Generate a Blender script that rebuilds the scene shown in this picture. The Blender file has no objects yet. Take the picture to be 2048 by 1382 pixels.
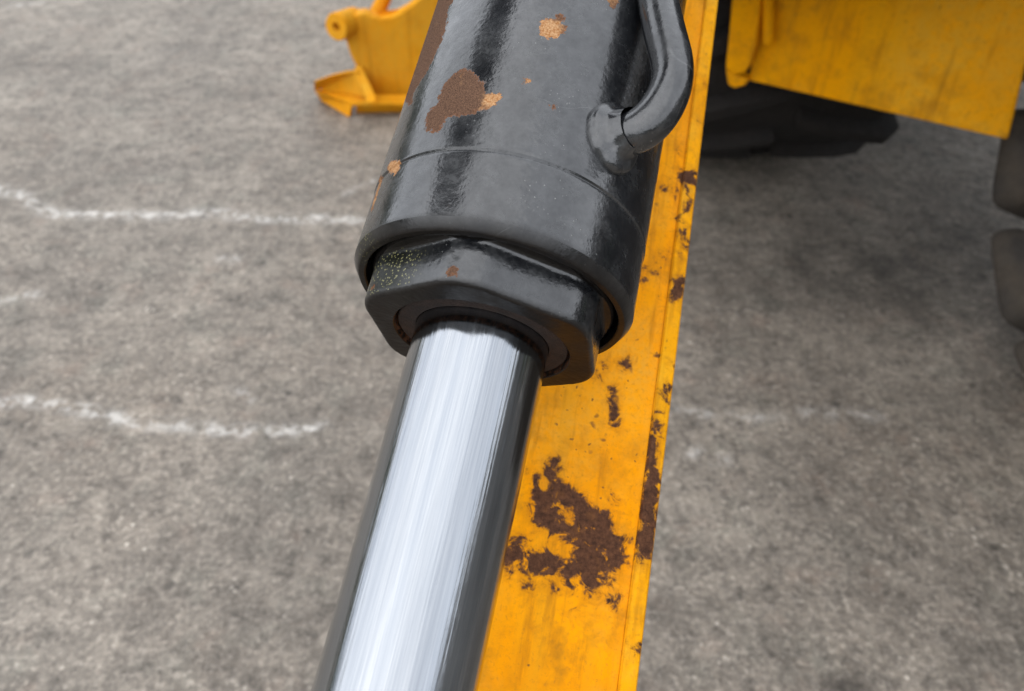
import bpy, math, random
import numpy as np
from mathutils import Vector, Matrix

random.seed(4); rng = np.random.default_rng(4)
S = bpy.context.scene
COL = S.collection
R = math.radians

# ------------------------------------------------------------------ camera, sky, sun, exposure
F = 1607.0                      # focal length in pixels of the 2048-wide photograph
PITCH = R(42.0); CAM = np.array([0.0, 0.0, 1.35])
cd = bpy.data.cameras.new('camera'); cam = bpy.data.objects.new('camera', cd); COL.objects.link(cam)
cam.location = CAM; cam.rotation_euler = (math.pi/2 - PITCH, 0, 0)
cd.sensor_fit = 'HORIZONTAL'; cd.sensor_width = 36.0; cd.lens = 36.0*F/2048.0
cd.clip_start = 0.02; cd.clip_end = 2000
cd.dof.use_dof = True; cd.dof.focus_distance = 0.475; cd.dof.aperture_fstop = 7.5
S.camera = cam

SUN_EL, SUN_AZ = R(58), R(-125)          # azimuth from +Y towards +X : behind and to the left
w = bpy.data.worlds.new('World'); S.world = w; w.use_nodes = True
nt = w.node_tree; nt.nodes.clear()
def wn(t, **k):
    n = nt.nodes.new(t)
    for a, b in k.items(): setattr(n, a, b)
    return n
sky = wn('ShaderNodeTexSky', sky_type='NISHITA', sun_disc=False, sun_elevation=SUN_EL, sun_rotation=SUN_AZ,
         air_density=1.0, dust_density=2.0, ozone_density=1.0)
hs = wn('ShaderNodeHueSaturation'); hs.inputs['Saturation'].default_value = 0.45
tc = wn('ShaderNodeTexCoord'); cn = wn('ShaderNodeTexNoise'); cn.inputs['Scale'].default_value = 2.2
cn.inputs['Detail'].default_value = 5; cn.inputs['Roughness'].default_value = 0.55
cr = wn('ShaderNodeMapRange'); cr.inputs['From Min'].default_value = 0.3; cr.inputs['From Max'].default_value = 0.62
cr.inputs['To Min'].default_value = 0.66; cr.inputs['To Max'].default_value = 0.92
mx = wn('ShaderNodeMix', data_type='RGBA'); mx.inputs['B'].default_value = (13.3, 13.8, 14.7, 1)   # bright cloud layer
bg = wn('ShaderNodeBackground'); bg.inputs['Strength'].default_value = 0.10
wo = wn('ShaderNodeOutputWorld')
L = nt.links.new
L(sky.outputs[0], hs.inputs['Color']); L(tc.outputs['Generated'], cn.inputs['Vector']); L(cn.outputs['Fac'], cr.inputs['Value'])
L(cr.outputs[0], mx.inputs['Factor']); L(hs.outputs[0], mx.inputs['A']); L(mx.outputs['Result'], bg.inputs['Color']); L(bg.outputs[0], wo.inputs[0])
sd = bpy.data.lights.new('sun', 'SUN'); sd.energy = 0.6; sd.angle = R(100); sd.color = (1, 0.96, 0.9)
so = bpy.data.objects.new('sun', sd); COL.objects.link(so)
sdir = Vector((math.sin(SUN_AZ)*math.cos(SUN_EL), math.cos(SUN_AZ)*math.cos(SUN_EL), math.sin(SUN_EL)))
so.rotation_euler = sdir.to_track_quat('Z', 'Y').to_euler()
vs = S.view_settings; vs.view_transform = 'Standard'; vs.look = 'None'; vs.exposure = 0.50; vs.gamma = 1.0

# ------------------------------------------------------------------ measuring helpers
CR = np.array([[1, 0, 0], [0, math.sin(PITCH), math.cos(PITCH)], [0, math.cos(PITCH), -math.sin(PITCH)]])
def ray(px, py): return np.array([(px-1024)/F, (691-py)/F, 1.0]) @ CR
def at_z(px, py, z=0.0):
    d = ray(px, py); return CAM + d*((z-CAM[2])/d[2])
def at_y(px, py, y):
    d = ray(px, py); return CAM + d*((y-CAM[1])/d[1])
# the cylinder's own frame: z up the barrel, x to its right, y away; origin on the axis at the barrel's lip
A_ = np.array([0.20536, 0.89646, 0.39267]) @ CR; A_ /= np.linalg.norm(A_)
P_ = CAM + np.array([-0.0560, -0.1636, 0.4028]) @ CR
Y_ = (P_-CAM); Y_ = Y_ - (Y_@A_)*A_; Y_ /= np.linalg.norm(Y_)
X_ = np.cross(Y_, A_)
G_ = P_ + A_*0.2184
FR = np.array([X_, Y_, A_])                 # rows
MW = Matrix([[X_[i], Y_[i], A_[i], G_[i]] for i in range(3)] + [[0, 0, 0, 1]])
def loc(p): return FR @ (np.asarray(p)-G_)
def at_cyl(px, py, r):
    o = loc(CAM); d = FR @ ray(px, py)
    a = d[:2]@d[:2]; b = 2*o[:2]@d[:2]; c = o[:2]@o[:2]-r*r; D = max(b*b-4*a*c, 0.0)
    return o + d*((-b-math.sqrt(D))/(2*a))
def at_ly(px, py, y):
    o = loc(CAM); d = FR @ ray(px, py); return o + d*((y-o[1])/d[1])
def at_lz(px, py, z):
    o = loc(CAM); d = FR @ ray(px, py); return o + d*((z-o[2])/d[2])

# ------------------------------------------------------------------ mesh helpers
def mesh(name, v, f, smooth=True, attrs=None, sharp=28):
    me = bpy.data.meshes.new(name); me.from_pydata([tuple(map(float, p)) for p in v], [], [tuple(map(int, q)) for q in f])
    if smooth: me.polygons.foreach_set('use_smooth', [True]*len(me.polygons))
    for k, a in (attrs or {}).items():
        at = me.attributes.new(k, 'FLOAT', 'POINT'); at.data.foreach_set('value', np.asarray(a, dtype=np.float32))
    me.update()
    if smooth and sharp: me.set_sharp_from_angle(angle=R(sharp))
    return me
def obj(name, me, mat=None, parent=None, mw=None):
    o = bpy.data.objects.new(name, me); COL.objects.link(o)
    if me is not None and mat is not None and not me.materials: me.materials.append(mat)
    if parent is not None: o.parent = parent
    if mw is not None: o.matrix_world = mw
    return o
def empty(name, mw=None):
    o = bpy.data.objects.new(name, None); COL.objects.link(o); o.empty_display_size = 0.1
    if mw is not None: o.matrix_world = mw
    return o
def tag(o, label=None, cat=None, group=None, kind=None):
    for k, v in (('label', label), ('category', cat), ('group', group), ('kind', kind)):
        if v: o[k] = v
    return o
def rings_mesh(rows, close0=False, close1=False):
    """rows: (n_rows, n_seg, 3), closed around."""
    rows = np.asarray(rows); nr, ns = rows.shape[:2]
    v = rows.reshape(-1, 3); i = np.arange(nr-1)[:, None]*ns; j = np.arange(ns)[None, :]; k = (j+1) % ns
    f = np.stack([i+j, i+k, i+ns+k, i+ns+j], -1).reshape(-1, 4).tolist()
    if close0: f.append(list(range(ns-1, -1, -1)))
    if close1: f.append(list(range((nr-1)*ns, nr*ns)))
    return v, f
def lathe(prof, n, close0=False, close1=False):
    """prof: list of (r,z); theta=0 looks to -y (towards the camera), growing towards +x."""
    th = np.linspace(0, 2*math.pi, n, endpoint=False)
    rows = [np.stack([r*np.sin(th), -r*np.cos(th), np.full(n, z)], -1) for r, z in prof]
    return rings_mesh(rows, close0, close1)
def dense(prof, step):
    out = [prof[0]]
    for a, b in zip(prof[:-1], prof[1:]):
        m = max(1, int(math.hypot(b[0]-a[0], b[1]-a[1])/step))
        for k in range(1, m+1): out.append((a[0]+(b[0]-a[0])*k/m, a[1]+(b[1]-a[1])*k/m))
    return out
def tube(path, rad, n=24, caps=True):
    path = [np.array(p, float) for p in path]; rows = []; up = None
    for i, p in enumerate(path):
        t = path[min(i+1, len(path)-1)]-path[max(i-1, 0)]; t /= np.linalg.norm(t)
        if up is None: up = np.cross(t, [0.3, 0.5, 0.8])
        up = up - (up@t)*t; up /= np.linalg.norm(up); s = np.cross(t, up)
        r = rad[i] if hasattr(rad, '__len__') else rad
        an = np.linspace(0, 2*math.pi, n, endpoint=False)
        rows.append(p + r*(np.cos(an)[:, None]*up + np.sin(an)[:, None]*s))
    return rings_mesh(rows, caps, caps)
def spline(pts, m=8):
    pts = np.array(pts, float); q = np.vstack([2*pts[0]-pts[1], pts, 2*pts[-1]-pts[-2]]); out = []
    for i in range(1, len(q)-2):
        for k in range(m):
            t = k/m; a, b, c, d = q[i-1], q[i], q[i+1], q[i+2]
            out.append(0.5*((2*b)+(-a+c)*t+(2*a-5*b+4*c-d)*t*t+(-a+3*b-3*c+d)*t**3))
    out.append(pts[-1]); return out
def bevel(o, wdt, seg=2, ang=30):
    m = o.modifiers.new('bevel', 'BEVEL'); m.width = wdt; m.segments = seg; m.limit_method = 'ANGLE'; m.angle_limit = R(ang)
    m.harden_normals = False
    return o
def prism(poly, vec):
    """poly: list of 3-d points, extruded along vec."""
    p = np.array(poly, float); q = p + np.array(vec); n = len(p)
    f = [list(range(n)), list(range(2*n-1, n-1, -1))] + [[(i+1) % n, i, n+i, n+(i+1) % n] for i in range(n)]
    nn = np.zeros(3)
    for i in range(n): nn += np.cross(p[i], p[(i+1) % n])
    if nn @ np.array(vec) > 0: f = [list(reversed(k)) for k in f]
    return np.vstack([p, q]), f
def box(a, b):
    (x0, y0, z0), (x1, y1, z1) = a, b
    return prism([(x0, y0, z0), (x1, y0, z0), (x1, y1, z0), (x0, y1, z0)], (0, 0, z1-z0))
def join(parts):
    V = []; Fc = []; k = 0
    for v, f in parts:
        V.append(np.asarray(v, float)); Fc += [[i+k for i in q] for q in f]; k += len(v)
    return np.vstack(V), Fc
def seg_dist(p, a, b):
    ab = b-a; t = np.clip(((p-a)@ab)/max(ab@ab, 1e-12), 0, 1); return np.linalg.norm(p-(a+t[:, None]*ab), axis=1)
def poly_sdf(p, poly):
    """signed distance, positive inside."""
    poly = np.array(poly, float); d = np.full(len(p), 1e9); ins = np.zeros(len(p), bool)
    for i in range(len(poly)):
        a, b = poly[i], poly[(i+1) % len(poly)]; d = np.minimum(d, seg_dist(p, a, b))
        c = ((a[1] > p[:, 1]) != (b[1] > p[:, 1]))
        with np.errstate(divide='ignore', invalid='ignore'):
            x = (b[0]-a[0])*(p[:, 1]-a[1])/(b[1]-a[1])+a[0]
        ins ^= c & (p[:, 0] < x)
    return np.where(ins, d, -d)

# ------------------------------------------------------------------ materials
class MT:
    def __init__(s, name):
        s.m = bpy.data.materials.new(name); s.m.use_nodes = True; s.t = s.m.node_tree; s.t.nodes.clear()
        s.out = s.n('ShaderNodeOutputMaterial'); s.b = s.n('ShaderNodeBsdfPrincipled'); s.l(s.b.outputs[0], s.out.inputs[0])
        s.co = s.n('ShaderNodeTexCoord').outputs['Object']
    def n(s, t, **k):
        x = s.t.nodes.new(t)
        for a, b in k.items(): setattr(x, a, b)
        return x
    def l(s, a, b): s.t.links.new(a, b)
    def put(s, sock, v):
        if hasattr(v, 'is_output') or isinstance(v, bpy.types.NodeSocket): s.l(v, sock)
        else: sock.default_value = v if not (isinstance(v, tuple) and len(v) == 3 and sock.type == 'RGBA') else (*v, 1)
    def noise(s, scale, detail=3, rough=0.55, vec=None, dist=0.0, stretch=None, off=None):
        v = vec or s.co
        if stretch or off:
            mp = s.n('ShaderNodeMapping'); s.l(v, mp.inputs[0])
            if stretch: mp.inputs['Scale'].default_value = stretch
            if off: mp.inputs['Location'].default_value = off
            v = mp.outputs[0]
        x = s.n('ShaderNodeTexNoise'); s.l(v, x.inputs['Vector'])
        x.inputs['Scale'].default_value = scale; x.inputs['Detail'].default_value = detail; x.inputs['Roughness'].default_value = rough
        x.inputs['Distortion'].default_value = dist
        return x.outputs['Fac']
    def vor(s, scale, feature='F1', vec=None, rnd=1.0):
        x = s.n('ShaderNodeTexVoronoi', feature=feature); s.l(vec or s.co, x.inputs['Vector']); x.inputs['Scale'].default_value = scale
        x.inputs['Randomness'].default_value = rnd
        return x
    def rng(s, v, a, b, c=0.0, d=1.0, smooth=False):
        x = s.n('ShaderNodeMapRange'); s.put(x.inputs['Value'], v)
        if smooth: x.interpolation_type = 'SMOOTHSTEP'
        for k, q in (('From Min', a), ('From Max', b), ('To Min', c), ('To Max', d)): x.inputs[k].default_value = q
        return x.outputs[0]
    def math(s, op, a, b=None, clamp=False):
        x = s.n('ShaderNodeMath', operation=op, use_clamp=clamp); s.put(x.inputs[0], a)
        if b is not None: s.put(x.inputs[1], b)
        return x.outputs[0]
    def mix(s, fac, a, b, mode='MIX'):
        x = s.n('ShaderNodeMix', data_type='RGBA', blend_type=mode); s.put(x.inputs['Factor'], fac); s.put(x.inputs['A'], a); s.put(x.inputs['B'], b)
        return x.outputs['Result']
    def mixf(s, fac, a, b):
        x = s.n('ShaderNodeMix', data_type='FLOAT'); s.put(x.inputs['Factor'], fac); s.put(x.inputs['A'], a); s.put(x.inputs['B'], b)
        return x.outputs['Result']
    def attr(s, name): return s.n('ShaderNodeAttribute', attribute_name=name).outputs['Fac']
    def bump(s, h, strength=1.0, dist=0.001, prev=None):
        x = s.n('ShaderNodeBump'); x.inputs['Strength'].default_value = strength; x.inputs['Distance'].default_value = dist
        s.put(x.inputs['Height'], h)
        if prev: s.l(prev, x.inputs['Normal'])
        return x.outputs[0]
    def set(s, color=None, rough=None, normal=None, metal=None, spec=None):
        if color is not None: s.put(s.b.inputs['Base Color'], color)
        if rough is not None: s.put(s.b.inputs['Roughness'], rough)
        if normal is not None: s.l(normal, s.b.inputs['Normal'])
        if metal is not None: s.put(s.b.inputs['Metallic'], metal)
        if spec is not None: s.put(s.b.inputs['Specular IOR Level'], spec)
        return s.m

def mat_black(name, peel=1.0, rough=(0.17, 0.28), dusty=0.36, chips=0.0):
    m = MT(name)
    big = m.noise(14, 4); mid = m.noise(60, 4, 0.6); fine = m.noise(900, 2, 0.5); peelN = m.noise(330, 2, 0.5)
    base = m.mix(m.rng(big, 0.35, 0.7), (0.0045, 0.0050, 0.0062), (0.0085, 0.0093, 0.0110))
    dust = m.math('MULTIPLY', m.rng(mid, 0.42, 0.72), m.rng(m.noise(420, 3, 0.7), 0.35, 0.65))
    film = m.math('MULTIPLY', m.rng(m.noise(26, 5, 0.7, off=(2, 7, 1)), 0.36, 0.66), m.rng(m.noise(240, 4, 0.7), 0.3, 0.7, 0.35, 1.0))
    base = m.mix(m.math('MULTIPLY', film, dusty*0.45), base, (0.06, 0.062, 0.066))
    base = m.mix(m.math('MULTIPLY', dust, dusty), base, (0.075, 0.078, 0.078))
    # pale specks of grit
    vs_ = m.vor(330); sp = m.math('MULTIPLY', m.rng(vs_.outputs['Distance'], 0.10, 0.16, 1, 0), m.rng(m.noise(35, 2), 0.55, 0.68))
    base = m.mix(m.math('MULTIPLY', sp, 0.55), base, (0.28, 0.28, 0.26))
    scr = m.math('MULTIPLY', m.rng(m.math('ABSOLUTE', m.math('SUBTRACT', m.noise(9, 2, 0.5, off=(3, 8, 1)), 0.5)), 0.0, 0.0016, 1, 0), m.rng(m.noise(22, 3, off=(1, 9, 9)), 0.52, 0.60))
    base = m.mix(m.math('MULTIPLY', scr, 0.5), base, (0.12, 0.12, 0.12))
    pit = m.vor(75); pt = m.math('MULTIPLY', m.rng(pit.outputs['Distance'], 0.05, 0.10, 1, 0), m.rng(m.noise(16, 2, off=(6, 2, 4)), 0.56, 0.62)); base = m.mix(m.math('MULTIPLY', pt, 0.6), base, (0.03, 0.022, 0.016))
    # lichen / yellow overspray grains
    li = m.attr('lichen'); lv = m.vor(520); lm = m.math('MULTIPLY', m.rng(lv.outputs['Distance'], 0.18, 0.34, 1, 0), m.rng(m.math('ADD', li, m.math('MULTIPLY', m.noise(160, 3), 0.5)), 0.55, 0.8))
    base = m.mix(m.math('MULTIPLY', lm, 0.9), base, m.mix(m.noise(300, 1), (0.22, 0.20, 0.05), (0.42, 0.40, 0.22)))
    base = m.mix(m.math('MULTIPLY', li, 0.35), base, (0.022, 0.024, 0.012))
    # dull brown film on the end face, recess and underside
    gr = m.attr('end_film'); base = m.mix(m.math('MULTIPLY', gr, m.rng(mid, 0.2, 0.75, 0.35, 1.0)), base, (0.0115, 0.0085, 0.006))
    # rust where the paint has gone
    ra = m.attr('rust'); rn = m.noise(230, 5, 0.65, dist=0.4); rs = m.math('ADD', ra, m.math('MULTIPLY', m.math('SUBTRACT', rn, 0.5), 0.75)); rs = m.math('ADD', rs, m.math('MULTIPLY', m.math('SUBTRACT', m.noise(620, 4, 0.7, off=(4, 4, 1)), 0.5), 0.40))
    if chips: rs = m.math('ADD', rs, m.math('MULTIPLY', m.rng(m.noise(48, 4, 0.6, off=(3, 1, 2)), 0.68, 0.78), chips))
    rm = m.rng(rs, 0.485, 0.53)
    rc = m.mix(m.rng(m.noise(1300, 3, 0.7), 0.3, 0.7), (0.040, 0.020, 0.014), (0.20, 0.11, 0.066))
    tint = m.math('ADD', m.attr('tint'), m.math('MULTIPLY', m.math('SUBTRACT', m.noise(120, 4, 0.65), 0.42), 1.7))
    rc = m.mix(m.rng(tint, 0.35, 0.75), rc, m.mix(m.rng(m.noise(900, 3), 0.35, 0.65), (0.33, 0.14, 0.045), (0.55, 0.33, 0.17)))
    edge = m.math('MULTIPLY', m.rng(rs, 0.50, 0.60, 1, 0), rm); rc = m.mix(m.math('MULTIPLY', edge, 0.5), rc, (0.30, 0.105, 0.035))
    col = m.mix(rm, base, rc)
    ro = m.math('ADD', m.rng(mid, 0.3, 0.7, rough[0], rough[1]), m.math('MULTIPLY', dust, 0.10))
    ro = m.math('ADD', ro, m.math('MULTIPLY', gr, 0.18)); ro = m.math('ADD', ro, m.math('MULTIPLY', li, 0.12))
    ro = m.mixf(rm, ro, 0.92)
    paint = m.math('SUBTRACT', 1.0, rm)
    nb = m.bump(big, 0.7, 0.0014); nb = m.bump(m.math('MULTIPLY', peelN, paint), 0.22*peel, 0.0007, nb)
    nb = m.bump(fine, 0.12, 0.0003, nb); nb = m.bump(m.math('MULTIPLY', m.noise(1100, 3, 0.7), rm), 0.9, 0.0012, nb)
    nb = m.bump(m.math('ADD', scr, pt), -0.5, 0.0006, nb); nb = m.bump(paint, 0.8, 0.0009, nb); nb = m.bump(sp, 0.4, 0.0004, nb)
    m.put(m.b.inputs['Coat Weight'], m.math('MULTIPLY', paint, m.math('MULTIPLY', m.math('SUBTRACT', 1.0, m.math('MAXIMUM', gr, li)), m.math('MULTIPLY', m.rng(m.noise(120, 6, 0.78, off=(1, 1, 5)), 0.34, 0.62, 0.22, 0.64), m.rng(m.noise(18, 4, 0.6, off=(5, 1, 5)), 0.3, 0.65, 0.7, 1.0))))); m.b.inputs['Coat Roughness'].default_value = 0.11; m.b.inputs['Coat IOR'].default_value = 1.7; m.l(nb, m.b.inputs['Coat Normal'])
    return m.set(col, ro, nb, spec=m.mixf(rm, m.mixf(m.math('MAXIMUM', gr, li), 0.75, 0.12), 0.15))

def mat_yellow(name, wear=0.25, col=(0.93, 0.352, 0.001), rough=0.42, along=None, scale=1.0):
    m = MT(name)
    big = m.noise(7*scale, 4); mid = m.noise(45*scale, 4, 0.62)
    al = along or (1, 1, 0.10)
    st = m.noise(34*scale, 5, 0.65, stretch=al); st2 = m.noise(80*scale, 4, 0.65, stretch=al, off=(3, 0, 1))
    c = m.mix(m.rng(big, 0.35, 0.68), col, (col[0]*0.84, col[1]*0.74, col[2]))
    c = m.mix(m.rng(st, 0.46, 0.68, 0, 0.6), c, (col[0]*0.72, col[1]*0.84, col[2]+0.010))        # chalky run marks
    c = m.mix(m.math('MULTIPLY', m.rng(m.noise(9*scale, 4, 0.6, off=(8, 1, 3)), 0.46, 0.62, 0, 0.7), m.rng(m.noise(150*scale, 4, 0.7), 0.3, 0.6)), c, (col[0]*0.80, col[1]*0.98, 0.035))   # pale dust
    c = m.mix(m.rng(st2, 0.54, 0.72, 0, 0.30+wear), c, (0.40, 0.145, 0.008))                       # amber grime runs
    blot = m.math('MULTIPLY', m.rng(mid, 0.46, 0.70), m.rng(m.noise(11*scale, 3, off=(2, 5, 2)), 0.40, 0.62)); c = m.mix(m.math('MULTIPLY', blot, min(1, wear*1.6)), c, (0.33, 0.135, 0.012))
    c = m.mix(m.math('MULTIPLY', m.rng(m.noise(330*scale, 3, 0.7), 0.54, 0.72), 0.9*wear), c, (0.36, 0.15, 0.02))
    ra = m.attr('rust'); rn = m.noise(75*scale, 5, 0.62, dist=0.7); rs = m.math('ADD', ra, m.math('MULTIPLY', m.math('SUBTRACT', rn, 0.5), 1.25)); rs = m.math('ADD', rs, m.math('MULTIPLY', m.math('SUBTRACT', m.noise(300*scale, 4, 0.6, dist=0.5, off=(1, 2, 3)), 0.5), 0.25))
    # small round chips
    wv = m.n('ShaderNodeVectorMath', operation='ADD'); nz = m.n('ShaderNodeTexNoise'); m.l(m.co, nz.inputs['Vector']); nz.inputs['Scale'].default_value = 90*scale
    sc_ = m.n('ShaderNodeVectorMath', operation='SCALE'); m.l(nz.outputs['Color'], sc_.inputs[0]); sc_.inputs['Scale'].default_value = 0.010/scale; m.l(m.co, wv.inputs[0]); m.l(sc_.outputs[0], wv.inputs[1])
    cv = m.vor(58*scale, vec=wv.outputs[0]); cw = m.math('MULTIPLY', m.rng(cv.outputs['Distance'], 0.08, 0.17, 1, 0), m.rng(m.math('ADD', m.noise(15*scale, 3), m.math('MULTIPLY', m.attr('chips'), 0.22)), 0.57, 0.63))
    cv2 = m.vor(150*scale, vec=wv.outputs[0]); cw2 = m.math('MULTIPLY', m.rng(cv2.outputs['Distance'], 0.08, 0.18, 1, 0), m.rng(m.math('ADD', m.noise(24*scale, 3, off=(4, 4, 4)), m.math('MULTIPLY', m.attr('chips'), 0.2)), 0.58, 0.64)); cw = m.math('MAXIMUM', cw, cw2)
    rm0 = m.rng(rs, 0.46, 0.55)
    halo = m.rng(rs, 0.22, 0.50); c = m.mix(m.math('MULTIPLY', halo, 0.42), c, (0.38, 0.125, 0.010))
    thin = m.math('MULTIPLY', m.rng(rs, 0.40, 0.48), m.rng(m.noise(160*scale, 4, 0.7), 0.40, 0.60)); c = m.mix(m.math('MULTIPLY', thin, 0.7), c, (0.12, 0.045, 0.012))
    rm = m.math('MAXIMUM', rm0, m.math('MULTIPLY', cw, 0.85))
    rc = m.mix(m.rng(m.noise(240*scale, 5, 0.72), 0.36, 0.66), (0.046, 0.018, 0.009), (0.140, 0.057, 0.026))
    rc = m.mix(m.rng(m.noise(60*scale, 4, 0.6, off=(6, 6, 0)), 0.55, 0.72, 0, 0.55), rc, (0.22, 0.085, 0.022))
    c = m.mix(rm, c, rc)
    ro = m.mixf(rm, m.rng(mid, 0.3, 0.7, rough-0.06, rough+0.14), 0.80)
    nb = m.bump(m.noise(200*scale, 3), 0.30, 0.0008/scale); nb = m.bump(m.math('SUBTRACT', 1.0, rm), 0.9, 0.0012/scale, nb)
    nb = m.bump(m.math('MULTIPLY', m.noise(260*scale, 4, 0.7), rm), 0.9, 0.0026/scale, nb)
    return m.set(c, ro, nb, spec=m.mixf(rm, 0.035, 0.22))

def mat_chrome():
    m = MT('chrome_rod')
    sep = m.n('ShaderNodeSeparateXYZ'); m.l(m.co, sep.inputs[0])
    an = m.math('ARCTAN2', sep.outputs[0], sep.outputs[1])
    cb = m.n('ShaderNodeCombineXYZ'); m.l(m.math('MULTIPLY', an, 0.04), cb.inputs[0]); m.l(sep.outputs[2], cb.inputs[2]); v = cb.outputs[0]
    s1 = m.noise(1500, 3, 0.7, vec=v, stretch=(1, 1, 0.010)); s2 = m.noise(420, 3, 0.6, vec=v, stretch=(1, 1, 0.008), off=(2, 0, 0)); s3 = m.noise(4200, 2, 0.6, vec=v, stretch=(1, 1, 0.02))
    c = m.mix(m.rng(s1, 0.35, 0.68), (0.415, 0.43, 0.45), (0.31, 0.332, 0.36))
    c = m.mix(m.rng(s3, 0.56, 0.76, 0, 0.35), c, (0.28, 0.30, 0.33))
    ro = m.rng(s2, 0.3, 0.7, 0.05, 0.17)
    s4 = m.noise(170, 3, 0.6, vec=v, stretch=(1, 1, 0.006), off=(5, 0, 0))
    c = m.mix(m.rng(s4, 0.42, 0.66, 0, 0.6), c, (0.27, 0.295, 0.33))
    nb = m.bump(s2, 0.55, 0.00035); nb = m.bump(s1, 0.35, 0.00012, nb)
    return m.set(c, ro, nb, metal=1.0)

def mat_ground():
    m = MT('worn_concrete')
    a = m.noise(1.1, 4); b = m.noise(3.2, 6, 0.66); c2 = m.noise(24, 5, 0.70); d = m.noise(70, 4, 0.70); e = m.noise(260, 2, 0.6)
    col = m.mix(m.rng(a, 0.35, 0.65), (0.1888, 0.1568, 0.1192), (0.1582, 0.1375, 0.1103))
    col = m.mix(m.rng(b, 0.36, 0.64, 0, 0.9), col, (0.2292, 0.1996, 0.1579))
    col = m.mix(m.rng(m.noise(8, 3, off=(4, 2, 0)), 0.54, 0.72, 0, 0.45), col, (0.1393, 0.1391, 0.1088))
    col = m.mix(m.rng(m.noise(9, 3, off=(9, 5, 0)), 0.58, 0.76, 0, 0.45), col, (0.2247, 0.1551, 0.1118))
    col = m.mix(m.rng(c2, 0.46, 0.68, 0, 0.85), col, (0.0827, 0.0721, 0.0581))
    col = m.mix(m.rng(d, 0.50, 0.68, 0, 0.80), col, (0.3534, 0.3106, 0.2504))
    col = m.mix(m.rng(m.noise(48, 4, 0.7, off=(7, 3, 1)), 0.55, 0.72, 0, 0.72), col, (0.0629, 0.0537, 0.0432))
    v = m.vor(46); pv = m.math('MULTIPLY', m.rng(v.outputs['Distance'], 0.12, 0.24, 1, 0), m.rng(m.noise(7, 3, off=(1, 8, 0)), 0.54, 0.66)); col = m.mix(m.math('MULTIPLY', pv, 0.65), col, (0.5737, 0.5160, 0.4244))
    v2 = m.vor(19); pd = m.math('MULTIPLY', m.rng(v2.outputs['Distance'], 0.10, 0.26, 1, 0), m.rng(m.noise(5, 3, off=(3, 3, 0)), 0.52, 0.62)); col = m.mix(m.math('MULTIPLY', pd, 0.75), col, (0.0449, 0.0394, 0.0321))
    pat = m.math('MULTIPLY', m.rng(m.noise(2.1, 7, 0.72, off=(2, 6, 0), dist=0.4), 0.34, 0.66, 0.84, 1.34), m.rng(m.noise(11, 6, 0.74, off=(8, 2, 0)), 0.34, 0.66, 0.74, 1.28))
    pat = m.math('MULTIPLY', pat, m.rng(m.noise(90, 4, 0.75, off=(2, 2, 5)), 0.34, 0.66, 0.72, 1.30))
    cc = m.n('ShaderNodeCombineColor'); m.l(pat, cc.inputs[0]); m.l(pat, cc.inputs[1]); m.l(m.math('MULTIPLY', pat, 1.035), cc.inputs[2]); col = m.mix(1.0, col, cc.outputs[0], 'MULTIPLY')
    br = m.math('MULTIPLY', m.rng(m.noise(26, 6, 0.78), 0.42, 0.60, -0.25, 1.25), m.rng(m.noise(4, 3, off=(0, 4, 2)), 0.30, 0.55, 0.45, 1.0))
    ch = m.math('MULTIPLY', m.attr('chalk'), br, clamp=True); col = m.mix(m.math('MULTIPLY', ch, 0.95), col, (0.63, 0.60, 0.555))
    st = m.math('MULTIPLY', m.attr('stain_shade'), m.rng(m.noise(9, 6, 0.70), 0.34, 0.60, 0.15, 1.1), clamp=True); col = m.mix(m.math('MULTIPLY', st, 0.85), col, (0.0269, 0.0226, 0.0186))
    nb = m.bump(b, 0.5, 0.02); nb = m.bump(c2, 0.8, 0.008, nb); nb = m.bump(d, 0.8, 0.004, nb); nb = m.bump(e, 0.5, 0.0012, nb)
    return m.set(col, m.rng(c2, 0.3, 0.7, 0.50, 0.74), nb, spec=0.5)

def mat_plain(name, col, rough, var=0.4, scale=30, bumpd=0.001, dust=None, metal=0.0):
    m = MT(name); a = m.noise(scale, 5, 0.6); b = m.noise(scale*6, 3, 0.6)
    c = m.mix(m.rng(a, 0.3, 0.7), tuple(x*(1-var) for x in col), tuple(x*(1+var) for x in col))
    if dust: c = m.mix(m.rng(m.noise(scale*0.6, 4, 0.6, off=(5, 1, 1)), 0.35, 0.65, 0.15, 0.9), c, dust)
    return m.set(c, m.rng(b, 0.3, 0.7, rough-0.08, min(1, rough+0.08)), m.bump(b, 0.6, bumpd), metal=metal)

M_BAR = mat_black('black_barrel_paint')
M_NUT = mat_black('black_casting_paint', peel=1.1, rough=(0.20, 0.36), dusty=0.4)
M_TUBE = mat_black('black_tube_paint', peel=0.8, rough=(0.18, 0.30), dusty=0.25, chips=0.45)
M_CHR = mat_chrome()
M_SEAL = mat_plain('rusty_wiper', (0.022, 0.012, 0.008), 0.9, 0.6, 120)
M_ARM = mat_yellow('yellow_arm_paint', 0.5)
M_STRIP = mat_yellow('yellow_strip_lit', 0.4, col=(0.96, 0.415, 0.002))  # arm yellow made lighter: sky light put into the strip's colour
M_PAN = mat_yellow('yellow_panel_paint', 0.45, col=(0.93, 0.40, 0.002), scale=0.35, rough=0.45)
M_OUT = mat_yellow('yellow_outrigger_paint', 0.15, col=(0.86, 0.37, 0.010), scale=0.4)
M_GND = mat_ground()
M_RUB = mat_plain('black_rubber', (0.010, 0.0075, 0.006), 0.9, 0.4, 12, 0.002)
M_DUSTRUB = mat_plain('dusty_rubber', (0.026, 0.024, 0.022), 0.9, 0.4, 14, 0.006, dust=(0.085, 0.068, 0.050))
M_BLOCK = mat_plain('dark_blocker', (0.013, 0.013, 0.014), 0.6, 0.4, 5)  # only on the unseen blocks added for shade and reflections
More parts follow.
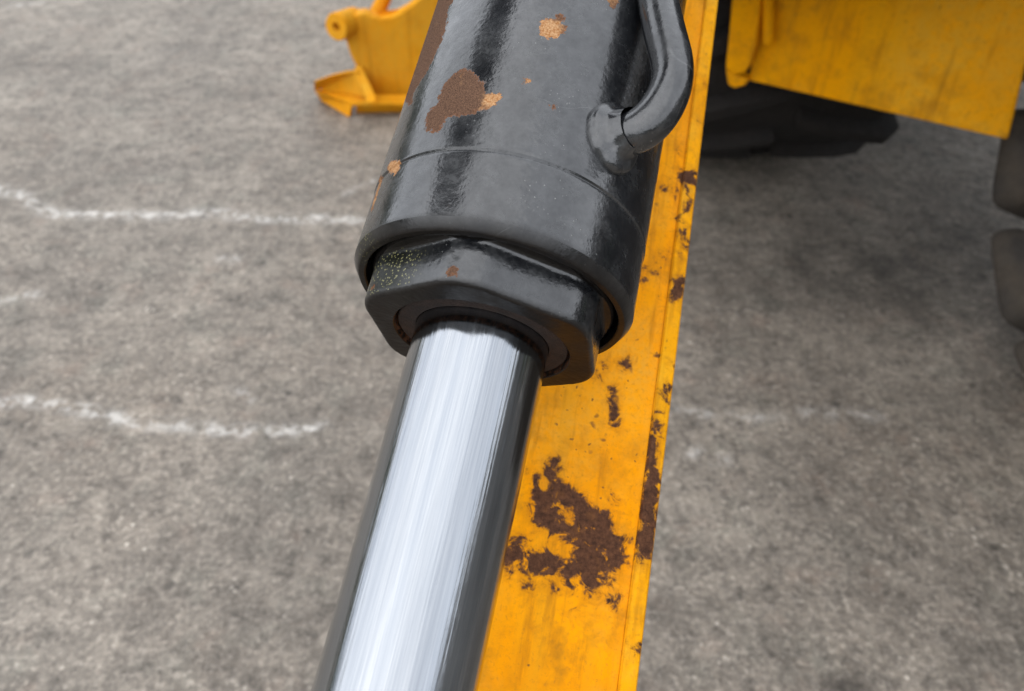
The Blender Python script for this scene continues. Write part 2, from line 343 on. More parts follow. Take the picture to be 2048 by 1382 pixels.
M_BLOCK_GREY = mat_plain('grey_blocker', (0.19, 0.19, 0.185), 0.6, 0.4, 4)  # paler, for added blocks that show in the rod's reflection
M_STEEL = mat_plain('pin_steel', (0.10, 0.085, 0.07), 0.5, 0.5, 30, metal=0.6)
M_BANK = mat_plain('added_dark_bank', (0.035, 0.045, 0.022), 0.95, 0.6, 0.6, 0.05)

# ------------------------------------------------------------------ ground and an added bank round the yard
xs = np.concatenate([[-400, -120, -45, -20, -9, -5, -3.4], np.arange(-2.7, 2.41, 0.013), [3, 4.5, 8, 20, 45, 120, 400]])
ys = np.concatenate([[-400, -120, -45, -20, -9, -4, -1.6, -0.5], np.arange(0.15, 4.7, 0.013), [5.2, 6.5, 9, 20, 45, 120, 400]])
gx, gy = np.meshgrid(xs, ys); P2 = np.stack([gx.ravel(), gy.ravel()], -1)
chalk = np.zeros(len(P2)); stain_shade = np.zeros(len(P2))
for pts, wd, k in [
    ([(-20, 372), (40, 390), (75, 415), (110, 428), (200, 428), (330, 430), (400, 425), (450, 428), (520, 436), (640, 438), (715, 438)], 0.017, 1.0),
    ([(-20, 806), (60, 802), (150, 815), (210, 830), (290, 848), (380, 852), (450, 862), (540, 862), (640, 856)], 0.012, 1.0),
    ([(1355, 825), (1450, 832), (1500, 838), (1560, 828), (1640, 825), (1760, 835)], 0.012, 0.55),
    ([(690, 388), (745, 362)], 0.010, 0.6), ([(1385, 905), (1445, 920)], 0.012, 0.6), ([(-10, 602), (80, 588)], 0.012, 0.55),
    ([(470, 770), (500, 800)], 0.008, 0.5), ([(440, 515), (470, 520)], 0.014, 0.5), ([(20, 12), (80, 6)], 0.02, 0.5)]:
    q = np.array([at_z(*p)[:2] for p in pts]); d = np.full(len(P2), 9.0)
    for a, b in zip(q[:-1], q[1:]): d = np.minimum(d, seg_dist(P2, a, b))
    chalk = np.maximum(chalk, k*np.exp(-(d/(wd*1.35))**2))
for px, py, rx, ry, k in [(1690, 1378, .055, .03, .9), (90, 132, .22, .10, .30), (1760, 540, .50, .26, .85), (1930, 490, .28, .22, .80), (1500, 470, .25, .25, .35), (527, 332, .022, .022, .6), (345, 28, .05, .04, .5)]:  # dark spots and damp, plus machine shade painted into the right-hand blobs
    c = at_z(px, py)[:2]; stain_shade = np.maximum(stain_shade, k*np.exp(-((P2[:, 0]-c[0])/rx)**2-((P2[:, 1]-c[1])/ry)**2))
ny, nx = gx.shape; ii = (np.arange(ny-1)[:, None]*nx + np.arange(nx-1)[None, :]).ravel()
gv = np.stack([P2[:, 0], P2[:, 1], np.zeros(len(P2))], -1)
gme = mesh('ground', gv, np.stack([ii, ii+1, ii+nx+1, ii+nx], -1).tolist(), False, {'chalk': chalk, 'stain_shade': stain_shade})
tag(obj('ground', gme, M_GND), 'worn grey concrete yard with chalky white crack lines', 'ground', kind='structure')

th = np.linspace(0, 2*math.pi, 240, endpoint=False)
hN = 5.0 + 0.9*np.sin(3*th+1) + 0.6*np.sin(7*th) + 0.4*np.sin(17*th+2) + rng.normal(0, 0.25, 240)
rows = [np.stack([r*np.sin(th), r*np.cos(th), h], -1) for r, h in ((26, -0.2+0*th), (27, hN*0.6), (28.5, hN), (34, hN*0.8), (40, -0.2+0*th))]  # unseen bank, added to reflect as a dark stripe in the rod
v, f = rings_mesh(rows)
tag(obj('reflected_bank', mesh('reflected_bank', v, f, False), M_BANK), 'unseen dark bank added round the yard for reflections', 'bank', kind='structure')

# ------------------------------------------------------------------ hydraulic cylinder
RB = 0.0856
cyl = empty('hydraulic_cylinder', MW)
tag(cyl, 'black painted hydraulic cylinder with rust patches and a polished chrome rod', 'hydraulic cylinder')

GZ = 0.0395
prof = [(0.0772, 0.03), (0.0772, -0.0085), (0.0780, -0.0092), (0.0810, -0.0092), (0.0815, -0.0089), (RB, -0.0030), (RB, 0.0)]
prof2 = dense(prof, 0.0015) + dense([(RB, 0.0), (RB, GZ-0.0014), (RB-0.0001, GZ-0.0010), (RB-0.0004, GZ-0.0003), (RB-0.0004, GZ+0.0002), (RB+0.0005, GZ+0.0012), (RB+0.0006, GZ+0.0020), (RB+0.0004, GZ+0.006), (RB+0.0004, 0.42)], 0.0015)[1:]
prof2 += [(RB+0.0004, 1.0), (RB+0.0004, 1.58), (RB-0.006, 1.59), (0.03, 1.592)]
NSEG = 360
v, f = lathe(prof2, NSEG, False, True)
arc = RB*np.arctan2(v[:, 0], -v[:, 1]); pz = np.stack([arc, v[:, 2]], -1)
def surf(pts):
    out = []
    for p in pts:
        q = at_cyl(p[0], p[1], RB); out.append((RB*math.atan2(q[0], -q[1]), q[2]))
    return out
rust = np.full(len(v), -1.0)
RP = [
    [(905, 152), (915, 142), (930, 138), (942, 142), (950, 152), (958, 155), (966, 165), (968, 178), (975, 186), (990, 190), (1004, 191), (1003, 202), (990, 209), (980, 216), (965, 222), (950, 226), (935, 232), (912, 235), (893, 236), (888, 250), (880, 264), (866, 268), (853, 258), (852, 240), (858, 222), (872, 213), (880, 192), (888, 172)],
    [(1078, 60), (1080, 46), (1092, 38), (1104, 40), (1113, 38), (1118, 28), (1130, 27), (1131, 36), (1124, 46), (1133, 55), (1125, 68), (1108, 76), (1094, 79), (1082, 72)],
    [(1206, -12), (1240, -12), (1236, 6), (1226, 20), (1216, 12)],
    [(1050, 155), (1061, 153), (1064, 164), (1057, 172), (1049, 167)],
    [(776, 346), (778, 328), (790, 320), (800, 324), (800, 338), (790, 350)],
    [(868, -20), (925, -20), (896, 20), (894, 48), (885, 80), (872, 110), (852, 150), (832, 180), (826, 196), (828, 206), (818, 212), (812, 205), (808, 190), (840, 90)],
    [(742, 420), (762, 352), (766, 354), (752, 400), (744, 424)],
    [(1101, 211), (1108, 210), (1110, 219), (1104, 220)]]
for p in RP: rust = np.maximum(rust, poly_sdf(pz, surf(p)))
tint = np.zeros(len(v))
for px, py, rr, k in [(990, 200, .008, .8), (1094, 62, .010, 1.0), (787, 336, .012, .9), (1057, 163, .008, .6), (1222, 5, .009, .5), (755, 385, .02, .5)]:
    c = np.array(surf([(px, py)])[0]); tint = np.maximum(tint, k*np.exp(-(np.linalg.norm(pz-c, axis=1)/rr)**2))
endz = np.clip(-v[:, 2]/0.009, 0, 1); lich = np.zeros(len(v))
c = np.array(surf([(716, 500)])[0]); lich = np.maximum(lich, 0.8*np.exp(-((pz[:, 0]-c[0])/.02)**2-((pz[:, 1]-c[1])/.012)**2))
c = np.array(surf([(905, 200)])[0]); lich = np.maximum(lich, 0.22*np.exp(-((pz[:, 0]-c[0]+.01)/.02)**2-((pz[:, 1]-c[1])/.05)**2))
me = mesh('barrel', v, f, True, {'rust': np.clip(0.5+rust/0.013, 0, 1), 'tint': tint, 'end_film': endz*0.95, 'lichen': lich})
obj('barrel', me, M_BAR, cyl)

# hex gland nut: round flange inside the lip, rounded hexagon, counterbore
NH = 360; tN = np.linspace(0, 2*math.pi, NH, endpoint=False)         # theta 0 towards camera, growing to the right
ang = R(90)-tN                                                       # usual angle, 90 deg = towards camera
def hexr(Rc, rc):
    """rounded hexagon radius by angle; vertices at 45+60k deg."""
    out = np.empty(NH); ap = (Rc)*math.cos(R(30)); cdist = (ap-rc)/math.cos(R(30))
    for i, a in enumerate(ang):
        t = ((math.degrees(a)-45) % 60); t = min(t, 60-t); tr = R(t)                # from the nearest vertex
        # flat until the corner circle takes over
        flat = ap/math.cos(R(30)-tr)
        s = cdist*math.sin(tr); q = rc*rc-s*s
        circ = cdist*math.cos(tr)+math.sqrt(max(q, 0)) if q > 0 else 0
        fx = flat*math.sin(tr)                                                     # tangent point test
        tt = math.atan2(rc*math.sin(R(30)), cdist+rc*math.cos(R(30)))
        out[i] = circ if tr < tt else flat
    return out
def ringrow(r, z): return np.stack([r*np.sin(tN), -r*np.cos(tN), np.full(NH, z) if np.isscalar(z) else z], -1)
H0 = hexr(0.0768, 0.028); FLG = 0.0738
rows = [ringrow(np.full(NH, FLG), 0.02), ringrow(np.full(NH, FLG), -0.0045), ringrow(np.full(NH, FLG-0.0012), -0.0062)]
for k in range(0, 9):                                                # concave sweep from flange into the hexagon
    a = k/8*math.pi/2; rr = np.minimum(H0+0.0035*(1-math.sin(a)), FLG-0.0012); rows.append(ringrow(rr, -0.0064-0.0040*(1-math.cos(a))))
for z in np.linspace(-0.011, -0.0300, 12): rows.append(ringrow(H0, z))
FZ = -0.0345
for k in range(1, 10):
    a = k/9*math.pi/2; rows.append(ringrow(H0-0.0035*(1-math.cos(a)), -0.031-0.0035*math.sin(a)))
for q in (0.25, 0.5, 0.75): rows.append(ringrow((H0-0.0035)*(1-q)+0.0535*q, FZ))
rows += [ringrow(np.full(NH, 0.0535), FZ), ringrow(np.full(NH, 0.0530), FZ+0.0006), ringrow(np.full(NH, 0.0530), FZ+0.012), ringrow(np.full(NH, 0.0408), FZ+0.012)]
rows = np.array(rows); rows += rng.normal(0, 0.00006, rows.shape)
v, f = rings_mesh(rows); v = np.asarray(v)
f = [list(reversed(q)) for q in f]
an = np.degrees(np.arctan2(-v[:, 1], v[:, 0])) % 360
gr = np.clip((-v[:, 2]-0.0305)/0.004, 0, 1)*0.95
gr = np.maximum(gr, np.where(v[:, 2] > -0.008, 0.9, 0)); gr = np.maximum(gr, np.clip((an-180)/30, 0, 1)*(an < 330)*0.8)
li = 0.95*np.exp(-((an-150)/22)**2)*np.clip((-v[:, 2]-0.004)/0.008, 0, 1)*np.clip((v[:, 2]+0.0345)/0.004, 0.15, 1)
rs = np.full(len(v), -1.0)
for px, py, rr in [(909, 549, .0045), (752, 577, .0030)]:
    c = at_lz(px, py, -0.028); rs = np.maximum(rs, rr-np.linalg.norm(v-c, axis=1))
rs = np.maximum(rs, np.where((np.hypot(v[:, 0], v[:, 1]) < 0.0532) & (v[:, 2] > FZ+0.0003), 0.0, -1))
nut = obj('gland_nut', mesh('gland_nut', v, f, True, {'end_film': gr, 'lichen': li, 'rust': np.clip(0.5+rs/0.006, 0, 1)}), M_NUT, cyl)
v, f = lathe([(0.0512, FZ+0.011), (0.0512, FZ+0.0035), (0.0507, FZ+0.0030), (0.0470, FZ+0.0030), (0.0440, FZ+0.0030), (0.0415, FZ+0.0026), (0.0403, FZ+0.0030), (0.0403, FZ+0.012)], 160)
f = [list(reversed(q)) for q in f]
tag(obj('wiper_seal', mesh('wiper_seal', v, f), M_SEAL, nut), 'rusty wiper ring round the rod')
v, f = lathe([(0.0396, -0.96), (0.04, -0.955)] + [(0.04, z) for z in np.linspace(-0.9, 0.1, 60)], 192, True, True)
tag(obj('piston_rod', mesh('piston_rod', v, f), M_CHR, cyl), 'mirror polished chrome rod')
# rod eye, beyond the lower edge of the picture
th_ = np.linspace(0, 2*math.pi, 48, endpoint=False)
rows = [np.stack([np.full(48, x), r*np.cos(th_), -1.02+r*np.sin(th_)], -1) for r, x in ((.03, -.045), (.07, -.045), (.075, -.04), (.075, .04), (.07, .045), (.03, .045), (.03, -.045))]
obj('rod_eye', mesh('rod_eye', *rings_mesh(rows), False), M_NUT, cyl)

# port tube welded to the barrel side
S0 = at_cyl(1228, 276, RB); rd = np.array([S0[0], S0[1], 0]); rd /= np.linalg.norm(rd)
y0 = S0[1]
tp = [S0 - rd*0.012, S0 + rd*0.004]
for px, py, dy in [(1272, 268, -.010), (1312, 236, -.018), (1338, 190, -.022), (1348, 148, -.022), (1341, 108, -.020), (1326, 55, -.016), (1316, 0, -.012), (1307, -50, -.008), (1300, -110, -.004), (1294, -190, 0.0)]:
    tp.append(at_ly(px, py, y0+dy))
d = tp[-1]-tp[-2]; d /= np.linalg.norm(d)
last = tp[-1]; tp += [last+np.array([0.0, 0.004, 0.06]), last+np.array([0.0, 0.006, 0.35])]
path = np.array(spline(tp, 10))
for _ in range(60): path[1:-1] = path[1:-1]*0.5+(path[:-2]+path[2:])*0.25
n_ = len(path)
radii = [0.0121-0.0005*math.exp(-((i-45)/12)**2) for i in range(n_)]
tb = obj('port_tube', mesh('port_tube', *tube(path, radii, 40)), M_TUBE, cyl)
# weld collar
e1 = np.cross(rd, [0, 0, 1]); e2 = np.array([0, 0, 1.0]); rows = []
nW = 64; aw = np.linspace(0, 2*math.pi, nW, endpoint=False); wob = 1+0.04*np.sin(3*aw+1)+0.015*np.sin(7*aw)+0.008*np.sin(13*aw)
for r, h in [(0.0222, -0.012), (0.0222, -0.003), (0.0218, 0.0006), (0.0208, 0.0028), (0.0192, 0.0040), (0.0172, 0.0047), (0.0152, 0.0056), (0.0136, 0.0072), (0.0124, 0.0098), (0.0112, 0.0125)]:
    rr = (0.0112+(r-0.0112)*0.82)*wob; rows.append(S0 + (np.cos(aw)*rr)[:, None]*e1*0.95 + (np.sin(aw)*rr*1.12)[:, None]*e2 + rd*h*1.25)
obj('weld_collar', mesh('weld_collar', *rings_mesh(rows), True, None, None), M_NUT, tb)

# ------------------------------------------------------------------ yellow lift arm behind the cylinder
BY = 0.135
e_top = at_ly(1438, 0, BY); e_bot = at_ly(1275, 1382, BY); az = e_top-e_bot; az /= np.linalg.norm(az)
ax = np.array([1, 0, 0.0]); ax = ax-(ax@az)*az; ax /= np.linalg.norm(ax); ay = np.cross(az, ax)
MA = MW @ Matrix([[ax[i], ay[i], az[i], e_bot[i]] for i in range(3)] + [[0, 0, 0, 1]])
arm = empty('lift_arm', MA)
tag(arm, 'yellow steel lift arm with a large dark rust patch behind the chrome rod', 'machine arm')
MAi = np.array(MA.inverted())
def arm_pt(px, py, y=0.0):
    o = (MAi @ np.array([*CAM, 1]))[:3]; d = MAi[:3, :3] @ ray(px, py); q = o+d*((y-o[1])/d[1]); return (q[0], q[2])
cx = np.mean([arm_pt(*p)[0] for p in [(1225, 1382), (1293, 900), (1335, 560), (1379, 285), (1402, 115)]])
lx = arm_pt(815, 1382)[0]
# face sheet with a fine grid that carries the rust map; box section closed behind it
zt = 2.4; zb = -0.6
zz = np.concatenate([[zb, -0.2], np.arange(-0.05, 1.0, 0.004), [1.2, 1.6, zt]]); xx = np.arange(lx, cx-0.0025, 0.0025)
xx = np.append(xx, cx-0.0002)
def profy(x):                         # shallow dish and a weld groove next to the strip
    return 0.0010*np.exp(-((x-(cx-0.0030))/0.0030)**2)-0.0007*np.exp(-((x-(cx-0.011))/0.003)**2)
gx, gz = np.meshgrid(xx, zz); pa = np.stack([gx.ravel(), gz.ravel()], -1)
AR = [
    [(1112, 912), (1120, 935), (1115, 955), (1128, 970), (1150, 975), (1168, 990), (1180, 1010), (1205, 1022), (1222, 1045), (1240, 1070), (1255, 1065), (1258, 1075), (1245, 1095), (1246, 1120), (1228, 1150), (1195, 1180), (1180, 1184), (1165, 1172), (1155, 1155), (1125, 1145), (1095, 1160), (1070, 1150), (1050, 1140), (1030, 1138), (1008, 1130), (1012, 1100), (1025, 1080), (1050, 1085), (1075, 1105), (1095, 1100), (1120, 1112), (1150, 1110), (1130, 1080), (1100, 1070), (1075, 1050), (1070, 1020), (1062, 985), (1072, 975), (1085, 988), (1105, 975), (1098, 945), (1105, 915)],
    [(1067, 945), (1078, 948), (1075, 965), (1062, 958)],
    [(1225, 770), (1230, 790), (1234, 845), (1228, 850), (1226, 820)], [(1197, 748), (1206, 746), (1205, 758), (1197, 758)],
    [(1247, 730), (1254, 716), (1256, 726), (1250, 738)], [(1325, 372), (1331, 372), (1331, 380), (1325, 380)], [(1322, 508), (1334, 506), (1332, 518), (1322, 516)],
    [(1280, 555), (1300, 540), (1302, 545), (1284, 560)], [(1215, 1190), (1228, 1195), (1226, 1206), (1218, 1204)], [(1048, 1172), (1120, 1172), (1178, 1178), (1120, 1175)],
    [(1355, 345), (1385, 335), (1390, 360), (1372, 372), (1380, 400), (1362, 395), (1368, 370)]]
HOLES = [[(1120, 1025), (1150, 1040), (1155, 1052), (1135, 1050), (1118, 1038)], [(1050, 1140), (1040, 1122), (1022, 1120), (1015, 1133)], [(1115, 985), (1122, 990), (1116, 996)]]
rs = np.full(len(pa), -1.0)
for p in AR: rs = np.maximum(rs, poly_sdf(pa, [arm_pt(*q) for q in p]))
for p in HOLES: rs = np.minimum(rs, -poly_sdf(pa, [arm_pt(*q) for q in p]))
c = np.array(arm_pt(1190, 850)); chips = np.exp(-((pa[:, 0]-c[0])/.05)**2-((pa[:, 1]-c[1])/.10)**2)
ny, nx = gx.shape; ii = (np.arange(ny-1)[:, None]*nx + np.arange(nx-1)[None, :]).ravel()
fv = np.stack([pa[:, 0], profy(pa[:, 0]), pa[:, 1]], -1); nf = len(fv)
fc = np.stack([ii, ii+1, ii+nx+1, ii+nx], -1).tolist()
# closing walls of the box section
D = 0.11
bk = [(lx, profy(lx), zb), (cx-0.0002, profy(cx-0.0002), zb), (cx-0.0002, D, zb), (lx, D, zb), (lx, profy(lx), zt), (cx-0.0002, profy(cx-0.0002), zt), (cx-0.0002, D, zt), (lx, D, zt)]
fv = np.vstack([fv, bk]); q = nf
fc += [[q+3, q+0, q+4, q+7], [q+1, q+2, q+6, q+5], [q+2, q+3, q+7, q+6], [q+3, q+2, q+1, q+0], [q+4, q+5, q+6, q+7]]
pad = np.full(8, -1.0)
ra_ = np.clip(0.5+rs/0.030, 0, 0.64)
for px, py, sx, sz, k in [(1150, 1080, .055, .075, .33), (1365, 400, .03, .12, .33), (1200, 800, .04, .09, .27), (1300, 560, .03, .10, .24)]:
    c = np.array(arm_pt(px, py)); ra_ = np.maximum(ra_, k*np.exp(-((pa[:, 0]-c[0])/sx)**2-((pa[:, 1]-c[1])/sz)**2))
me = mesh('box_section', fv, fc, True, {'rust': np.append(ra_, np.zeros(8)), 'chips': np.append(chips, np.zeros(8))})
for k in range(5): me.polygons[len(me.polygons)-1-k].use_smooth = False
obj('box_section', me, M_ARM, arm)
# edge strip: its face leans outward, with a rounded outer corner
sp = [(cx, 0.004), (cx, -0.0008), (cx+0.0013, -0.0026), (-0.0040, -0.0022), (-0.0016, -0.0010), (-0.0003, 0.0014), (0.0, 0.0045), (0.0, D+0.004), (cx, D+0.004)]
zs = np.concatenate([[zb, -0.2], np.arange(-0.05, 1.0, 0.004), [1.2, 1.6, zt]])
rows = []
for z in zs:
    r_ = []
    for i in range(len(sp)):
        a, b = np.array(sp[i]), np.array(sp[(i+1) % len(sp)]); m_ = 5 if i == 2 else 1
        for k in range(m_): p = a+(b-a)*k/m_; r_.append((p[0], p[1], z))
    rows.append(r_)
v, f = rings_mesh(np.array(rows), True, True); pa = v[:, [0, 2]]
f = [list(reversed(q)) for q in f]
SR = [[(1305, 832), (1314, 830), (1318, 845), (1313, 880), (1312, 905), (1318, 935), (1316, 970), (1318, 1000), (1312, 1040), (1308, 1080), (1303, 1120), (1285, 1122), (1266, 1115), (1270, 1080), (1277, 1020), (1286, 960), (1290, 920), (1300, 880)],
      [(1313, 772), (1325, 773), (1336, 772), (1337, 785), (1332, 797), (1325, 790), (1322, 780)], [(1340, 558), (1368, 560), (1364, 592), (1342, 596)],
      [(1362, 415), (1380, 410), (1384, 432), (1368, 428)], [(1360, 352), (1382, 340), (1388, 370), (1370, 388), (1362, 372)], [(1362, 465), (1372, 462), (1368, 474)], [(1275, 1300), (1281, 1290), (1280, 1312)]]
rs = np.full(len(pa), -1.0)
for p in SR: rs = np.maximum(rs, poly_sdf(pa, [arm_pt(*q) for q in p]))
ra_ = np.maximum(np.clip(0.5+rs/0.026, 0, 0.72), 0.20)
c = np.array(arm_pt(1375, 430)); ra_ = np.maximum(ra_, 0.37*np.exp(-((pa[:, 1]-c[1])/0.13)**2)); c = np.array(arm_pt(1300, 1000)); ra_ = np.maximum(ra_, 0.33*np.exp(-((pa[:, 1]-c[1])/0.07)**2))
obj('edge_strip', mesh('edge_strip', v, f, True, {'rust': ra_, 'chips': np.full(len(v), 0.15)}), M_STRIP, arm)

# ------------------------------------------------------------------ the machine the cylinder belongs to
mach = empty('yellow_machine', Matrix.Translation((1.3, 2.6, 0)))
tag(mach, 'yellow wheeled machine with black lugged tyres and a big yellow panel', 'machine')
def mpart(name, v, f, mat, smooth=False, parent=None):
    o = obj(name, mesh(name, v, f, smooth), mat); par = parent or mach; o.parent = par
    pw = Matrix.Translation((1.3, 2.6, 0)); o.matrix_parent_inverse = pw.inverted(); return o
ZP = 0.48
a = at_z(1497, 162, ZP); b = at_z(2015, 281, ZP); u = b-a; u /= np.linalg.norm(u); nrm = np.cross(u, [0, 0, 1]); nrm /= np.linalg.norm(nrm)
if nrm[1] < 0: nrm = -nrm            # pointing away from the camera
def on_panel(px, py, off=0.0):
    d = ray(px, py); t = ((a-nrm*off*-1-CAM)@nrm)/(d@nrm); return CAM+d*t
top = a+np.array([0, 0, 0.62])
pl = [a, b+u*0.25, b+u*0.25+[0, 0, 0.62], top, on_panel(1535, 30)*0+a+[0, 0, 0.10]]
pl = [a+u*0.0, b, on_panel(2046, 152), on_panel(2070, 20), b+u*0.12+np.array([0, 0, 0.62]), a-u*0.02+np.array([0, 0, 0.62])]
bevel(mpart('side_panel', *prism(pl, nrm*0.025), M_PAN), 0.006)
def ear(poly, off, th, name, mat=M_PAN, bv=0.006):
    pts = [on_panel(p[0], p[1], off) for p in poly]; return bevel(mpart(name, *prism(pts, nrm*th), mat), bv)
ear([(1468, -60), (1524, -60), (1520, 20), (1512, 92), (1502, 128), (1488, 148), (1466, 150), (1450, 137), (1456, 80)], -0.05, 0.03, 'hinge_ear')
ear([(1450, 138), (1476, 152), (1500, 160), (1488, 172), (1468, 178), (1455, 170)], -0.02, 0.04, 'hinge_ear')
pc = [on_panel(1537, y, -0.03) for y in (-70, 82, 88)]
mpart('hinge_pin', *tube([pc[0], pc[1], pc[2]], [0.0145, 0.0145, 0.010], 20), M_PAN, True)
# unseen blocks added out of frame to cast shade and darken reflections
bevel(mpart('shade_block_rear', *box((0.42, 2.45, 0.92), (2.6, 5.2, 2.2)), M_BLOCK), 0.03)
bevel(mpart('shade_block_right', *box((0.92, 1.2, 1.02), (2.6, 2.42, 1.85)), M_BLOCK), 0.03)
bevel(mpart('shade_block_mid', *prism([(0.16, 1.60, 0.87), (0.16, 1.9, 0.75), (0.16, 2.2, 0.64), (0.16, 2.44, 0.64), (0.16, 2.44, 1.1), (0.16, 1.60, 1.1)], (1.14, 0, 0)), M_BLOCK), 0.02)  # unseen, added to shade the ground at right
bevel(mpart('reflection_block', *box((1.40, -0.7, 0.55), (2.5, 0.55, 1.62)), M_BLOCK_GREY), 0.03)  # unseen, added for the band on the rod's right side
bevel(mpart('shade_slab', *box((0.74, 0.45, 1.28), (2.0, 1.19, 1.37)), M_BLOCK_GREY), 0.02)  # unseen slab, added to deepen the shade on the right-hand ground
bevel(mpart('shade_block_low', *box((0.62, 2.75, 0.55), (1.15, 4.8, 0.92)), M_BLOCK), 0.02)  # unseen, added to keep light off the far tyre

bc = []
for z in (0.42, 2.1):
    for x, y in ((-0.70, -0.42), (-0.50, -0.58), (-0.40, -0.44), (-0.60, -0.28)):
        q = G_ + x*X_*1.05 + y*Y_*1.05 + z*A_; bc.append(q)
mpart('reflection_bar', np.array(bc), [[3, 2, 1, 0], [4, 5, 6, 7], [0, 1, 5, 4], [1, 2, 6, 5], [2, 3, 7, 6], [3, 0, 4, 7]], M_BLOCK)  # unseen bar, added for the dark stripe reflected in the barrel

def wheel(cx_, cy_, Rt, W, nl, ph, mat, lw, out):
    """tyre with axis along x; lugs are its sub-parts."""
    n = 96; t_ = np.linspace(0, 2*math.pi, n, endpoint=False)
    hb = W/2; Rc = Rt-0.045
    pr = [(-hb*0.55, Rc*0.52), (-hb*0.86, Rc*0.60), (-hb*0.98, Rc*0.76), (-hb*0.95, Rc*0.90), (-hb*0.80, Rc*0.975), (-hb*0.4, Rc), (0, Rc*1.005), (hb*0.4, Rc), (hb*0.80, Rc*0.975), (hb*0.95, Rc*0.90), (hb*0.98, Rc*0.76), (hb*0.86, Rc*0.60), (hb*0.55, Rc*0.52)]
    pr = [tuple(p) for p in spline(pr, 3)]
    rows = [np.stack([np.full(n, x), r*np.cos(t_), r*np.sin(t_)], -1) for x, r in pr]
    o = obj('tyre', mesh('tyre', *rings_mesh(rows, True, True)), mat); o.parent = mach
    o.location = (cx_-1.3, cy_-2.6, Rt)
    # one lug mesh: a curved bar from the middle of the tread over the shoulder
    hx = [0.02, hb*0.35, hb*0.7, hb*0.93, hb*1.0+out, hb*1.0+out*0.8]; hr = [Rc, Rc, Rc*0.985, Rc*0.955, Rc*0.90, Rc*0.80]
    tp_ = [Rt, Rt, Rt-0.004, Rt-0.016, Rt-0.05, Rt-0.10]; sw = [0.0, 0.05, 0.10, 0.14, 0.16, 0.17]; wd = [lw*0.8, lw*0.85, lw, lw*1.15, lw*1.15, lw*0.75]
    V = []
    for x, r0, r1, s_, w_ in zip(hx, hr, tp_, sw, wd):
        for r, dw in ((r0-0.03, 1.15), (r1-0.006, 1.0), (r1, 0.86)):
            pass
        xb = min(x, hb*0.93)
        for (r, xo, k) in ((r0-0.03, xb, -1.1), (r1-0.008, x, -1.0), (r1, x, -0.82), (r1, x, 0.82), (r1-0.008, x, 1.0), (r0-0.03, xb, 1.1)):
            a_ = (s_+k*w_/2)/Rt; V.append((xo, r*math.sin(a_), -r*math.cos(a_)))
    V = np.array(V); Fc = []; m_ = 6
    for i in range(len(hx)-1):
        for j in range(m_): Fc.append([i*m_+j, i*m_+(j+1) % m_, (i+1)*m_+(j+1) % m_, (i+1)*m_+j])
    Fc.append(list(range(m_-1, -1, -1))); Fc.append([(len(hx)-1)*m_+j for j in range(m_)])
    mr = mesh('lug', V, Fc, True); V2 = V.copy(); V2[:, 0] *= -1; ml = mesh('lug', V2, [list(reversed(q)) for q in Fc], True)
    for me_ in (mr, ml): me_.materials.append(mat)
    for k in range(nl):
        for me_, s_ in ((mr, 0), (ml, 0.5)):
            g = bpy.data.objects.new('lug', me_); COL.objects.link(g); g.parent = o; g.rotation_euler = (ph+(k+s_)*2*math.pi/nl, 0, 0)
            if lw > 0.1: q_ = g.modifiers.new('round', 'SUBSURF'); q_.levels = 2; q_.render_levels = 2
    # rim disc
    return o
xr = at_z(1712, 262, 0.10)
wheel(xr[0]-0.36, 2.60, 0.60, 0.70, 16, 0.1, M_RUB, 0.055, 0.012)
wheel(1.49, 1.24, 0.62, 0.50, 12, 0.10, M_DUSTRUB, 0.24, 0.085)

# ------------------------------------------------------------------ yellow outrigger foot standing behind on the left
OY = 2.85
orig = at_y(740, 235, OY); outr = empty('outrigger_foot', Matrix.Translation((orig[0], OY, 0)))
tag(outr, 'yellow steel outrigger foot with round pin boss and bent skid plate', 'outrigger')
def opart(name, v, f, smooth=False, parent=None, mat=None):
    o = obj(name, mesh(name, v, f, smooth), mat or M_OUT); o.parent = parent or outr
    o.matrix_parent_inverse = Matrix.Identity(4) if parent else Matrix.Translation((orig[0], OY, 0)).inverted(); return o
pp = [(690, 78), (700, 40), (712, 28), (728, 26), (742, 32), (762, 36), (785, 32), (812, 18), (840, -4), (870, -40), (1010, -60), (1010, 120), (980, 170), (930, 196), (860, 206), (800, 204), (752, 198), (735, 176), (715, 140), (700, 110)]
bevel(opart('side_plate', *prism([at_y(x, y, OY) for x, y in pp], (0, 0.06, 0))  , False), 0.010, 3)
c = at_y(678, 52, OY-0.02); ba = np.array([-0.45, -0.86, 0.12]); ba /= np.linalg.norm(ba)
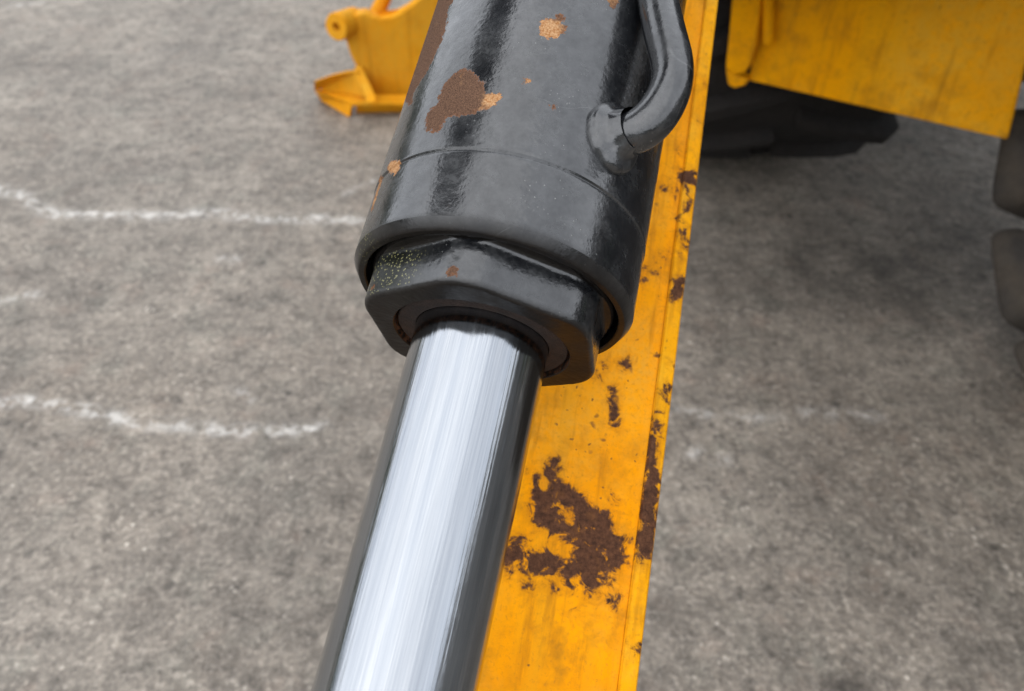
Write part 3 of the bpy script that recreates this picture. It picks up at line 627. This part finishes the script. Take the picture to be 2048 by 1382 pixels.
b1 = np.cross(ba, [0, 0, 1]); b1 /= np.linalg.norm(b1); b2 = np.cross(b1, ba); tt = np.linspace(0, 2*math.pi, 40, endpoint=False)
rows = [c + ba*h + r*(np.cos(tt)[:, None]*b1+np.sin(tt)[:, None]*b2) for r, h in ((0.047, -0.09), (0.047, 0.012), (0.044, 0.018), (0.016, 0.018), (0.015, 0.016), (0.015, -0.03))]
boss = opart('pin_boss', *rings_mesh(rows, True, True), True)
# skid plate: sloping top tray, bent-down front lip, lying on the ground
g0 = at_z(700, 236, 0.0); g1 = at_z(632, 192, 0.0)
fl = [at_z(640, 177, 0.063), at_z(704, 206, 0.055), at_z(1010, 206, 0.055), at_z(1010, 188, 0.060), at_z(705, 188, 0.063)]
skid = bevel(opart('skid_plate', *prism(fl, (0, 0, -0.014))), 0.004)
bevel(opart('tail_flange', *prism([at_z(628, 182, 0.062), at_z(640, 177, 0.0635), at_z(748, 199, 0.064), at_z(714, 142, 0.15), at_z(694, 143, 0.15), at_z(660, 152, 0.14), at_z(627, 164, 0.115)], (0.004, 0.014, 0)), False, skid), 0.004)
lip = [at_z(628, 180, 0.060), at_z(704, 206, 0.053), at_z(698, 236, 0.0), at_z(640, 200, 0.0)]
bevel(opart('front_lip', *prism(lip, (0.006, 0.016, 0)), False, skid), 0.004)
bevel(opart('skid_runner', *prism([at_z(712, 214, 0.034), at_z(1010, 214, 0.034), at_z(1010, 222, 0.0), at_z(712, 226, 0.0)], (0.0, 0.014, 0)), False, skid), 0.003)
st = [at_y(708, 140, OY-0.02), at_y(722, 138, OY-0.02), at_y(752, 202, OY-0.16), at_y(735, 206, OY-0.16)]
bevel(opart('gusset', *prism(st, (0.0, 0.02, 0.006))), 0.004)
pb = [at_y(748, 34, OY+0.10), at_y(762, 10, OY+0.12), at_y(776, -20, OY+0.14), at_y(800, -80, OY+0.18)]
opart('ram_post', *tube(pb, 0.026, 24), True)
bevel(opart('saddle_plate', *prism([at_y(738, 27, OY+0.03), at_y(835, 12, OY+0.03), at_y(820, 22, OY+0.16), at_y(740, 18, OY+0.16)], (0, 0.01, -0.03))), 0.004)
